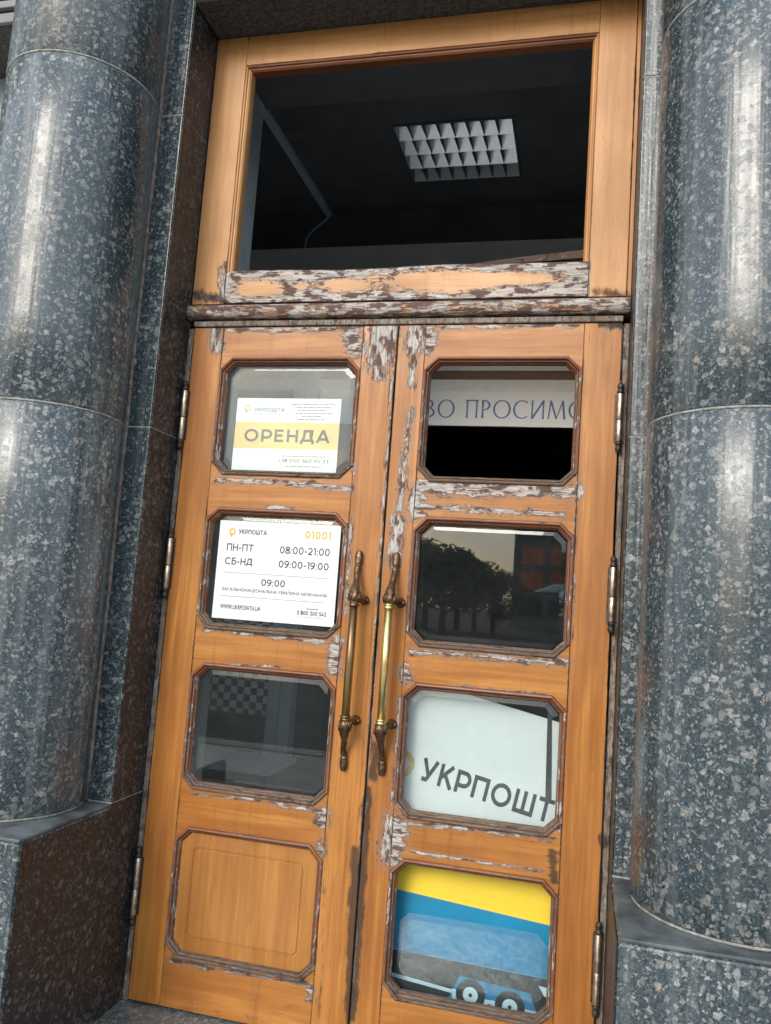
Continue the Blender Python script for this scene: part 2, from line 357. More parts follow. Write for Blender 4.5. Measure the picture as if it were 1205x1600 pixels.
# ------------------------------------------------------------------ facade with reveals, lintel and upper wall
XR, YP, YD, ZL = .785, -.19, .10, 3.50
fac = thing('building_facade', 'dark polished granite building front framing the recessed wooden doorway', 'building', (0, YP, 0))
joints = [-.176, .68, 1.93, 3.07, 4.6]
for s in (-1, 1):
    for i in range(4):
        a, b = joints[i] + .002, joints[i + 1] - .002
        xs = sorted((s * (XR + .004), s * 1.395))
        box('pilaster_block', xs[0], xs[1], YP, YD, a, b, M['granite'], fac, .003)
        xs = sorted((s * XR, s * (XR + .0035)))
        box('reveal_slab', xs[0], xs[1], YP + .004, YD, a, b, M['granite_reflect'], fac, .001)
        if i:
            xs = sorted((s * (XR + .0015), s * 1.39))
            box('mortar_joint', xs[0], xs[1], YP + .001, YD - .01, joints[i] - .0025, joints[i] + .0025, M['mortar'], fac)
for xa, xb in ((-.783, .783), (-3.3, -1.398), (1.398, 3.3)):
    box('lintel', xa, xb, YP + .004, YD + .14, ZL, 3.86, M['granite_rough'], fac, .006)
    for k in range(7): box('lintel_moulding', xa + .002, xb - .002, YP - .014 - .006 * k, YP + .0035, ZL + (.002 if k == 0 else .012) + .048 * k, ZL + .042 + .048 * k, M['facade'], fac, .005)
box('upper_wall', -9, 9, YP + .03, .55, 4.605, 11, M['facade'], fac)
box('added_entablature', -4.5, 4.5, -.66, YP + .028, 5.3, 6.4, M['facade'], fac, .02)  # unseen overhang, added to screen the zenith sky from the door
for xa, xb in ((-9, -3.3), (3.3, 9)): box('side_wall', xa, xb, YP + .03, .55, -.176, 4.6, M['facade'], fac)
for xa, xb in ((-3.3, 3.3),): box('attic_course', xa, xb, YP + .05, YD + .14, 3.862, 4.6, M['granite_rough'], fac)
# neighbouring bays: near-black panes put the unlit void's darkness into colour
for s in (-1, 1):
    nb = thing('dark_entrance', 'dark entrance with its unlit void coloured black in the neighbouring bay beyond the granite column' if s < 0 else 'second dark entrance with blackened void hidden past the other granite column', 'entrance', (s * 2.35, .2, 0))
    x0, x1 = sorted((s * 1.397, s * 3.3))
    box('frame_post', x0, x0 + .09, .16, .24, -.17, ZL, M['hall_dark'], nb, .004); box('frame_post', x1 - .09, x1, .16, .24, -.17, ZL, M['hall_dark'], nb, .004)
    box('transom', x0 + .092, x1 - .092, .16, .24, 2.35, 2.45, M['hall_dark'], nb, .004)
    box('pane', x0 + .092, x1 - .092, .19, .2, -.17, 2.348, M['dark_void'], nb); box('pane', x0 + .092, x1 - .092, .19, .2, 2.452, ZL - .002, M['dark_void'], nb)

# ------------------------------------------------------------------ columns on pedestals
def column(cx, label, side):
    cy, r = -.33, .253
    c = thing('granite_column', label, 'column', (cx, cy, -.176), 'granite columns flanking the doorway', 'thing')
    x0, x1 = (-1.395, -XR) if side < 0 else (XR, 1.395)
    box('pedestal', x0, x1, -.64, YP - .002, -.174, .668, M['granite'] if side > 0 else M['granite'], c, .006)
    # the reveal side of the pedestal carries the granite copy toned darker by reflected wood
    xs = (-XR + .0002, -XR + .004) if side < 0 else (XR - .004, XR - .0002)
    box('side_slab', xs[0], xs[1], -.632, YP - .003, -.174, .664, M['granite_reflect'], c, .0015)
    box('ledge', x0 + .004, x1 - .004, -.634, YP - .002, .6685, .678, M['ledge'], c, .003)
    zs = [.686, 1.93, 3.07, 5.3]
    for i in range(3):
        a, b = zs[i] + .0, zs[i + 1] - .006
        rr = lambda z: r - .003 * (z - .7) / 2.4
        pr = [(rr(a) - .003, a), (rr(a), a + .004)] + [(rr(a + (b - a) * k / 4), a + (b - a) * k / 4) for k in range(1, 4)] + [(rr(b), b - .004), (rr(b) - .003, b)]
        o = lathe('drum', pr, cx, cy, M['granite'], c, seg=96)
    for z in zs[:3]:
        ring = []; 
        lo, hi = (z - .0065, z + .0005) if z > 1 else (.6785, .6865)
        lathe('mortar_joint', [(r - .01, lo), (r - .0030, lo + .0005), (r - .0024, (lo + hi) / 2), (r - .0030, hi - .0005), (r - .01, hi)], cx, cy, M['mortar'], c, seg=96)
    xj = cx - side * math.sqrt(r * r - (YP - cy) ** 2)
    tube('mortar_bead', [(xj - side * (.004 + .0015 * math.sin(k * 2.1)), YP - .003, .68 + k * .18) for k in range(22)], .0075, M['mortar_brown'], c, seg=8)
column(-1.093, 'polished grey granite column beside the leaf with the opening hours sign', -1)
column(1.079, 'polished grey granite column beside the leaf with four openings and bright brass pull', 1)

# ------------------------------------------------------------------ wear map of the doors, read off the photograph
CAPS = [ # x0, y0, x1, y1, radius (photo pixels)
 (345,514,560,514,9),(338,518,340,540,12),(548,524,556,545,16),(600,512,594,560,26),(592,560,592,585,12),
 (652,512,645,545,14),(648,560,642,600,11),(643,640,634,700,9),(634,700,624,795,11),(622,815,616,875,13),(668,512,900,508,6),(672,520,668,545,12),(948,508,966,510,10),
 (340,750,440,753,8),(440,753,548,764,9),(420,793,460,795,6),(548,560,552,740,5),(347,580,332,720,4),
 (320,984,420,992,6),(420,992,522,1006,9),(524,1005,522,1045,13),(360,1038,440,1042,3),(549,810,540,960,6),
 (298,1240,420,1252,4),(420,1252,508,1268,9),(506,1270,505,1285,12),(500,1316,502,1335,11),(262,1502,480,1538,5),(486,1545,484,1560,10),(488,1330,478,1520,4),(508,1080,500,1235,6),
 (655,760,780,764,13),(780,764,902,768,12),(656,790,880,806,9),(652,770,650,800,14),(646,835,636,985,5),
 (640,1018,760,1026,8),(760,1026,888,1036,11),(632,1048,634,1058,12),(700,1070,860,1086,3),
 (618,1284,740,1296,7),(740,1296,866,1312,5),(616,1292,612,1335,22),(626,1090,612,1260,5),(880,1120,874,1300,4),(905,600,895,1000,2.5),
 (616,560,600,800,4),(600,800,580,1120,4),(580,1120,560,1400,4.5),(560,1400,550,1590,5),
 (345,420,350,465,9),(310,462,350,468,8),(352,410,356,440,6),(640,1330,850,1362,4),(612,1556,840,1592,4),
]
ISLANDS = [(403,448,42,15),(470,446,16,6),(540,444,50,11),(690,440,115,19),(800,438,85,12)]
GRIME = [(560,900,540,1180,14,.42),(612,900,596,1190,14,.42),(230,1300,215,1540,16,.32),(930,1300,915,1590,16,.34),(500,1560,400,1590,14,.5),(620,1290,860,1318,6,.5),(640,1022,880,1038,6,.5),(575,1235,550,1590,8,1.0),(588,1165,584,1215,13,.8),(556,1330,548,1590,12,.9),(205,1555,400,1596,14,.45),(305,460,350,470,12,.8),(930,455,978,462,12,.7),(618,870,612,960,8,.5),
 (863,1330,866,1380,10,.75),(340,700,345,735,12,.5),(345,800,322,850,8,.5),(270,1500,480,1536,7,.7),(940,505,970,508,8,.9),(940,1310,944,1320,6,1.2),(512,1250,500,1590,5,.55),(650,560,600,1560,3,.45),(350,560,262,1490,3,.4),(305,520,205,1550,5,.35),(540,870,532,1000,8,.45)]
def seg_d(px, py, a, b, c, d):
    dx, dy = c - a, d - b; L = dx * dx + dy * dy
    t = max(0, min(1, ((px - a) * dx + (py - b) * dy) / L)) if L else 0
    return math.hypot(px - a - t * dx, py - b - t * dy)
def wear_at(x, z):
    u, v = proj(x, 0, z); w = 0.0
    if z > 2.44 and z < 2.565 and -.66 < x < .65:
        w = 1.0
        for cx, cy, rx, ry in ISLANDS:
            q = math.hypot((u - cx) / rx, (v - (cy - (u - 600) * .012)) / ry); w = min(w, max(0, min(1, (q - .55) * 1.15)))
        return w
    for a, b, c, d, r in CAPS:
        if min(a, c) - 2 * r < u < max(a, c) + 2 * r and min(b, d) - 2 * r < v < max(b, d) + 2 * r:
            w = max(w, (.90 if r >= 12 else .68) - .56 * seg_d(u, v, a, b, c, d) / r)
    return max(0, w)
def grime_at(x, z):
    u, v = proj(x, 0, z); g = 0.0
    for a, b, c, d, r, s in GRIME:
        if min(a, c) - 2 * r < u < max(a, c) + 2 * r and min(b, d) - 2 * r < v < max(b, d) + 2 * r:
            g = max(g, s * max(0, 1 - .5 * seg_d(u, v, a, b, c, d) / r))
    return g
def attrs(o, base=Vector((0, 0, 0)), const=None):
    me = o.data; A = me.attributes.new('wear', 'FLOAT', 'POINT'); G = me.attributes.new('grime', 'FLOAT', 'POINT')
    for i, v in enumerate(me.vertices):
        A.data[i].value = const if const is not None else wear_at(v.co.x + base.x, v.co.z + base.z)
        G.data[i].value = grime_at(v.co.x + base.x, v.co.z + base.z) if const is None else 0
def board(name, x0, x1, zb, zt, y0, y1, mat, parent, step=.006, e=.0016, warp=.0004):
    # timber member: gridded front face with a small arris, zb / zt may vary with x
    fb = zb if callable(zb) else (lambda x: zb); ft = zt if callable(zt) else (lambda x: zt)
    hz = abs(ft((x0 + x1) / 2) - fb((x0 + x1) / 2))
    nx = max(2, int((x1 - x0) / step)); nz = max(2, int(hz / step))
    xs = [x0, x0 + e] + [x0 + e + (x1 - x0 - 2 * e) * i / nx for i in range(1, nx)] + [x1 - e, x1]
    V, Fc = [], []
    fz = [0] + [None] * 0
    W = len(xs)
    rows = nz + 3
    for j in range(rows):
        for i, x in enumerate(xs):
            b, t_ = fb(x), ft(x); h = t_ - b
            z = b if j == 0 else t_ if j == rows - 1 else b + e + (h - 2 * e) * (j - 1) / nz
            edge = j in (0, rows - 1) or i in (0, W - 1)
            y = y0 + (e if edge else warp * mnoise.noise((x * 9, 3.1, z * 9)))
            V.append((x, y, z))
    for j in range(rows - 1):
        for i in range(W - 1): Fc.append([j * W + i, j * W + i + 1, (j + 1) * W + i + 1, (j + 1) * W + i])
    loop = [i for i in range(W)] + [j * W + W - 1 for j in range(1, rows)] + [(rows - 1) * W + i for i in range(W - 2, -1, -1)] + [j * W for j in range(rows - 2, 0, -1)]
    n0 = len(V); V += [(V[k][0], y1, V[k][2]) for k in loop]; n = len(loop)
    for k in range(n): Fc.append([loop[k], n0 + k, n0 + (k + 1) % n, loop[(k + 1) % n]])
    Fc.append([n0 + k for k in range(n)])
    o = mesh(name, V, Fc, mat, parent); attrs(o, base_of(parent))
    G = o.data.attributes['grime'].data; b0 = base_of(parent)
    for i, v in enumerate(o.data.vertices):
        x, z = v.co.x + b0.x, v.co.z + b0.z
        d = min(x - x0, x1 - x, z - fb(x), ft(x) - z)
        G[i].value = max(G[i].value, (.62 + .35 * mnoise.noise((x * 7, 1.7, z * 7))) * math.exp(-max(0, d) / .0055))
    return o

# ------------------------------------------------------------------ door frame and transom window
fr = thing('door_frame', 'weathered wooden door frame with peeling transom bar set in the granite opening', 'door frame', (0, .05, 0))
for xa, xb in ((-.784, -.7645), (.7655, .784)): 
    board('jamb', xa, xb, -.006, 2.346, .004, .09, M['jamb'], fr)
board('jamb', .7705, .784, 2.436, 3.498, .002, .09, M['pale_v'], fr)
def bar(name, prof, x0, x1, mat, parent, step=.01):
    n = int((x1 - x0) / step); P = len(prof); V, Fc = [], []
    for i in range(n + 1):
        x = x0 + (x1 - x0) * i / n
        for y, z in prof: V.append((x, y + .0006 * mnoise.noise((x * 14, y * 40, z * 40)), z + .0006 * mnoise.noise((x * 11, 7 + y * 40, z * 40))))
    for i in range(n):
        for k in range(P): Fc.append([i * P + k, i * P + (k + 1) % P, (i + 1) * P + (k + 1) % P, (i + 1) * P + k])
    Fc.append(list(range(P))); Fc.append([n * P + k for k in range(P)])
    o = mesh(name, V, Fc, mat, parent); return o
bar('transom_bar', [(.09, 2.378), (-.012, 2.378), (-.021, 2.384), (-.026, 2.394), (-.027, 2.408), (-.022, 2.420), (-.012, 2.428), (-.004, 2.430), (.09, 2.430)], -.784, .782, M['bar'], fr)
bar('transom_fillet', [(.09, 2.351), (-.003, 2.351), (-.005, 2.354), (-.005, 2.368), (-.002, 2.371), (.09, 2.371)], -.7615, .7615, M['jamb'], fr)
box('rebate', -.784, .784, .02, .088, 2.3715, 2.3775, M['dark_bead'], fr); box('rebate', -.784, .770, .02, .088, 2.4305, 2.436, M['dark_bead'], fr)

tw = thing('transom_window', 'wide pane-less transom window with pale oak frame and rotten bottom rail', 'window', (0, .05, 2.44))
board('stile', -.782, -.6555, 2.4365, 3.497, 0, .075, M['pale_v'], tw)
board('stile', .6465, .7685, 2.4365, 3.497, 0, .075, M['pale_v'], tw)
board('top_rail', -.655, .646, 3.378, 3.497, 0, .075, M['pale_h'], tw)
board('bottom_rail', -.655, .646, 2.4405, lambda x: 2.560 + .004 * math.sin(x * 9) * (x < .3), .001, .075, M['pale_h'], tw, step=.005)
def ring_strips(poly, prof, parent, mats, name='moulding_strip', skip=(), consts=None):
    # poly: corner points (x, z) clockwise or counter-clockwise; prof: (inset, y); one mitred strip per side
    n = len(poly); A = sum(poly[i][0] * poly[(i + 1) % n][1] - poly[(i + 1) % n][0] * poly[i][1] for i in range(n)); sg = 1 if A > 0 else -1
    def inset(tt):
        L = []
        for i in range(n):
            p, q = Vector(poly[i]), Vector(poly[(i + 1) % n]); d = (q - p).normalized(); nn = Vector((-d.y, d.x)) * sg
            L.append((p + nn * tt, d))
        out = []
        for i in range(n):
            (p, d), (q, f) = L[i - 1], L[i]; den = d.x * f.y - d.y * f.x
            s = ((q.x - p.x) * f.y - (q.y - p.y) * f.x) / den; out.append(p + d * s)
        return out
    rings = [(inset(tt), y) for tt, y in prof]; res = []
    for i in range(n):
        if i in skip: continue
        V, Fc = [], []; S = 8
        for s in range(S + 1):
            for pts, y in rings:
                p = pts[i].lerp(pts[(i + 1) % n], s / S)
                jit = .0004 * mnoise.noise((p.x * 30, y * 60, p.y * 30)) if 0 < s < S else 0
                V.append((p.x, y + jit, p.y))
        P = len(rings)
        for s in range(S):
            for k in range(P - 1): Fc.append([s * P + k, s * P + k + 1, (s + 1) * P + k + 1, (s + 1) * P + k])
            Fc.append([s * P + P - 1, s * P, (s + 1) * P, (s + 1) * P + P - 1])
        Fc.append(list(range(P))); Fc.append([S * P + k for k in range(P)])
        o = mesh(name, V, Fc, mats[i], parent); attrs(o, const=consts[i] if consts else .0); res.append(o)
    return res
rect = [(-.6555, 2.50), (.6465, 2.50), (.6465, 3.378), (-.6555, 3.378)]
ring_strips(rect, [(0, .02), (0, .004), (.003, .001), (.008, .003), (.010, .009), (.014, .010), (.020, .016), (.022, .028), (.022, .05), (0, .05)], tw, [None, M['pale_v'], M['mould_h'], M['pale_v']], 'glazing_bead', skip=(0,))
o = prism('loose_bead', [(.10, 2.5535), (.644, 2.583), (.646, 2.612), (.40, 2.590)], .022, .04, M['dark_bead'], tw); attrs(o, const=0)
box('glazing_ledge', -.654, .645, .03, .074, 2.5555, 2.5605, M['dark_bead'], tw)

# ------------------------------------------------------------------ door leaves
ZT = [2.2345, 1.685, 1.139, .587]; ZB = [1.8035, 1.256, .7105, .1595]; CH = .046
PROF = [(-.0012, .006), (-.0012, .0015), (0, -.004), (.002, -.0075), (.006, -.0085), (.0095, -.006), (.0105, .0035), (.0118, .0045), (.0135, .001), (.0165, .0025), (.0185, .0085), (.0192, .0135), (.0205, .0150), (.0222, .017), (.0222, .032), (0, .032)]
def octa(x0, x1, z0, z1, c): return [(x0 + c, z0), (x1 - c, z0), (x1, z0 + c), (x1, z1 - c), (x1 - c, z1), (x0 + c, z1), (x0, z1 - c), (x0, z0 + c)]
def pane(x0, x1, z0, z1, y, mat, parent, name='pane', c=.040, bev=.019):
    a, b = octa(x0, x1, z0, z1, c), octa(x0 + bev, x1 - bev, z0 + bev, z1 - bev, c - .011)
    V = [(x, y + .003, z) for x, z in a] + [(x, y, z) for x, z in b] + [(x, y + .005, z) for x, z in a]
    Fc = [[8 + i for i in range(8)], [16 + i for i in range(8)]]
    for i in range(8): Fc += [[i, (i + 1) % 8, 8 + (i + 1) % 8, 8 + i], [i, (i + 1) % 8, 16 + (i + 1) % 8, 16 + i]]
    return mesh(name, V, Fc, mat, parent)
def leaf(label, xh, xm, xa, xb, side):
    # xh hinge edge, xm meeting edge, xa..xb the openings
    lf = thing('door_leaf', label, 'door', ((xh + xm) / 2, .03, 0), 'pair of oak entrance doors', 'thing')
    lo, hi = sorted((xh, xm))
    left, right = (lo, xa - .0006), (xb + .0006, hi)
    for k, (p, q) in enumerate((left, right)):
        board('stile', p, q, .0, 2.347, 0, .055, M['wood_v'], lf)
    def edge(c0, sgn):            # rail edge that runs out into the chamfered corners
        def f(x):
            d = max(0, CH - (x - xa), CH - (xb - x)); return c0 + sgn * min(d, CH)
        return f
    board('top_rail', xa, xb, edge(ZT[0], -1), 2.347, 0, .055, M['wood_h'], lf, step=.0055)
    for i in range(3): board('cross_rail', xa, xb, edge(ZT[i + 1], -1), edge(ZB[i], 1), 0, .055, M['wood_h'], lf, step=.0055)
    board('bottom_rail', xa, xb, .0, edge(ZB[3], 1), 0, .055, M['wood_h'], lf, step=.0055)
    for i in range(4):
        mats = [M['mould_grey'], M['mould_grey'], M['mould_v'], M['mould_h'], M['mould_h'], M['mould_h'], M['mould_v'], M['mould_grey']]
        cst = [.1, .1, .34, .1, .16, .1, .36, .1]
        ring_strips(octa(xa, xb, ZB[i], ZT[i], CH), PROF, lf, mats, consts=cst)
    return lf
LL = leaf('oak door leaf with raised wooden bottom panel, notice and opening hours sign', -.76, .012, -.642, -.1115, -1)
RL = leaf('oak door leaf with four glazed openings, empty at the top, and bright brass pull', .76, .0165, .1125, .641, 1)
board('astragal', -.004, .0115, .002, 2.345, -.0055, .001, M['wood_v'], LL)
for i in range(3): pane(-.642 + .0215, -.1115 - .0215, ZB[i] + .0215, ZT[i] - .0215, .029, M['glass'], LL)
for i in (1, 2): pane(.1125 + .0215, .641 - .0215, ZB[i] + .0215, ZT[i] - .0215, .029, M['glass'], RL)
pane(.1125 + .0215, .641 - .0215, ZB[3] + .0215 - .163, ZT[3] - .0215 - .163, .060, M['glass_dirty'], RL)['label'] = 'dusty bevelled pane slipped down inside its opening'
# raised panel
def panel_ring(dx, y): return [(x, y, z) for x, z in octa(-.642 + dx, -.1115 - dx, ZB[3] + dx, ZT[3] - dx, max(.012, CH - dx * .585))]
RG = [(.018, .024), (.0222, .0135), (.066, .0105), (.0675, .0130), (.0700, .0130), (.0720, .0095), (.076, .0090)]
V, Fc = [], []
for d_, y_ in RG: V += panel_ring(d_, y_)
for k in range(len(RG) - 1):
    for i in range(8): Fc.append([k * 8 + i, k * 8 + (i + 1) % 8, (k + 1) * 8 + (i + 1) % 8, (k + 1) * 8 + i])
Fc.append([(len(RG) - 1) * 8 + i for i in range(8)])
o = mesh('raised_panel', V, Fc, M['panel'], LL); attrs(o, const=0)
o['label'] = 'raised and fielded oak bottom panel'

# hinges
def hinge(parent, x, z0, z1, yc=-.012):
    zc = (z0 + z1) / 2 - .008; r = .0105
    a, b = z0 + .036, z1 - .036
    h = lathe('hinge', [(r - .001, zc + .001), (r, zc + .003), (r, b - .002), (r - .0012, b)], x, yc, M['steel'], parent, 14)
    lathe('knuckle', [(r - .001, a), (r, a + .002), (r, zc - .003), (r - .001, zc - .001)], x, yc, M['steel'], h, 14)
    for s, e in ((1, b), (-1, a)):
        pr = [(r - .0015, 0), (r + .0015, .003), (r + .0015, .007), (r - .003, .011), (r - .002, .016), (r + .0005, .022), (r - .002, .030), (.004, .036)]
        pr = [(q, e + s * (t_ + .0006)) for q, t_ in pr]
        lathe('finial', pr if s > 0 else pr[::-1], x, yc, M['hinge_dark'], h, 14)
    box('hinge_plate', x - .016, x + .016, -.0015, .003, a, b, M['hinge_dark'], h)
for z0, z1 in ((1.889, 2.143), (1.35, 1.602), (.239, .50)): hinge(LL, -.7665, z0, z1)
for z0, z1 in ((1.915, 2.144), (1.345, 1.588), (.222, .493)): hinge(RL, .7625, z0, z1)

# pull handles
def handle(parent, xg, xf, xt, grip, name='handle'):
    yg = -.072; z0, z1 = 1.022, 1.372; r = .0135
    g = lathe(name, [(r, z0), (r + .0004, (z0 + z1) / 2), (r, z1)], xg, yg, grip, parent, 20)
    for s, e in ((1, z1), (-1, z0)):
        Z = lambda d: e + s * d
        cp = [(r + .001, 0.0), (r + .004, .002), (r + .004, .006), (r + .0012, .008), (r + .0012, .010), (r + .0035, .012), (r + .003, .016)]
        cp = [(q, Z(d)) for q, d in cp]
        lathe('collar', cp if s > 0 else cp[::-1], xg, yg, M['brass'] if grip is M['brass'] else M['bronze'], g, 20)
        pts = [(xg, yg, Z(.014)), (xg, yg - .002, Z(.032)), (xg + (xt - xg) * .15, yg + .006, Z(.055)), (xg + (xt - xg) * .45, yg + .028, Z(.085)), (xt, yg + .047, Z(.115)), (xt, yg + .056, Z(.130)), (xt, yg + .058, Z(.137)), (xt, yg + .060, Z(.146)), (xt, yg + .062, Z(.168)), (xt, yg + .064, Z(.182)), (xt, yg + .066, Z(.188))]
        rad = [r + .001, r + .007, r + .003, r - .003, r - .0035, r - .0015, r - .005, r - .001, r + .0, r - .003, .003]
        P, Q = spline(pts, rad, 5)
        tube('scroll', P, Q, M['bronze'], g, 14, .8)
        for k in range(9):              # acanthus flutes on the swelling
            a = 2 * math.pi * k / 9
            tube('leaf_flute', [(xg + (r + .004 + .0035 * math.sin(q * 2.6)) * math.cos(a + q * .5), yg + (r + .002 + .0035 * math.sin(q * 2.6)) * math.sin(a + q * .5), Z(.018 + .032 * q)) for q in (0, .3, .6, 1)], [.002, .0032, .003, .001], M['bronze'], g, 6)
        pts = [(xg, yg + .004, Z(.026)), (xg + (xf - xg) * .5, yg + .03, Z(.024)), (xf, -.014, Z(.022)), (xf, -.002, Z(.022))]
        P, Q = spline(pts, [.012, .010, .0125, .017], 4)
        tube('foot', P, Q, M['bronze'], g, 14)
        lathe('screw_knob', [(.004, Z(.022) - .006), (.0075, Z(.022) - .003), (.0075, Z(.022) + .003), (.004, Z(.022) + .006)], xf + .012, -.012, M['bronze'], g, 10)
    return g
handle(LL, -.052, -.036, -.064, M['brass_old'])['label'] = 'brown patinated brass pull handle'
handle(RL, .066, .088, .066, M['brass'])['label'] = 'bright yellow brass pull handle'

# ------------------------------------------------------------------ lettering
def text(name, body, x, z, y, parent, mat, width=None, height=None, bold=0.0, anchor='l', rot=0.0, origin=None):
    cu = bpy.data.curves.new(name, 'FONT'); cu.body = body; cu.size = 1; cu.resolution_u = 3
    ob = bpy.data.objects.new(name, cu); COL.objects.link(ob)
    dg = bpy.context.evaluated_depsgraph_get(); me = bpy.data.meshes.new_from_object(ob.evaluated_get(dg))
    bpy.data.objects.remove(ob); bpy.data.curves.remove(cu)
    xs = [v.co.x for v in me.vertices]; ys = [v.co.y for v in me.vertices]
    w_, h_ = max(xs) - min(xs), max(ys) - min(ys)
    sx = width / w_ if width else height / h_; sy = height / h_ if height else width / w_
    off = {'l': 0, 'c': -.5, 'r': -1}[anchor] * w_ * sx
    for v in me.vertices:
        px, pz = x + off + (v.co.x - min(xs)) * sx, z + (v.co.y - min(ys)) * sy
        if rot:
            ox, oz = origin or (x, z); c, s = math.cos(rot), math.sin(rot)
            px, pz = ox + (px - ox) * c - (pz - oz) * s, oz + (px - ox) * s + (pz - oz) * c
        v.co = (px, y, pz)
    me.materials.clear()
    if bold:
        vs_ = [v.co.copy() for v in me.vertices]; fs_ = [list(p.vertices) for p in me.polygons]; nv = len(vs_); V, Fc = [], []
        for k, (dx_, dz_) in enumerate(((-1, 0), (1, 0), (0, 1), (0, -1), (0, 0))):
            V += [(c.x + dx_ * bold * sx, c.y - .00003 * k, c.z + dz_ * bold * sy) for c in vs_]; Fc += [[i + nv * k for i in f] for f in fs_]
        me = bpy.data.meshes.new(name); me.from_pydata(V, [], Fc)
    return link(name, me, mat, parent)
def strip(name, x0, x1, z0, z1, y, mat, parent): return mesh(name, [(x0, y, z0), (x1, y, z0), (x1, y, z1), (x0, y, z1)], [[0, 1, 2, 3]], mat, parent)
def annulus(name, cx, cz, r0, r1, y, mat, parent, a0=0, a1=360, n=28):
    V, Fc = [], []
    for k in range(n + 1):
        a = R(a0 + (a1 - a0) * k / n)
        V += [(cx + r0 * math.cos(a), y, cz + r0 * math.sin(a)), (cx + r1 * math.cos(a), y, cz + r1 * math.sin(a))]
    for k in range(n): Fc.append([2 * k, 2 * k + 1, 2 * k + 3, 2 * k + 2])
    return mesh(name, V, Fc, mat, parent)
def pin_logo(cx, cz, r, y, mat, parent):
    annulus('logo_ring', cx, cz, r * .52, r, y, mat, parent)
    mesh('logo_point', [(cx - r * .75, y, cz - r * .8), (cx + r * .25, y, cz - r * .98), (cx - r * .35, y, cz - r * 1.75)], [[0, 1, 2]], mat, parent)

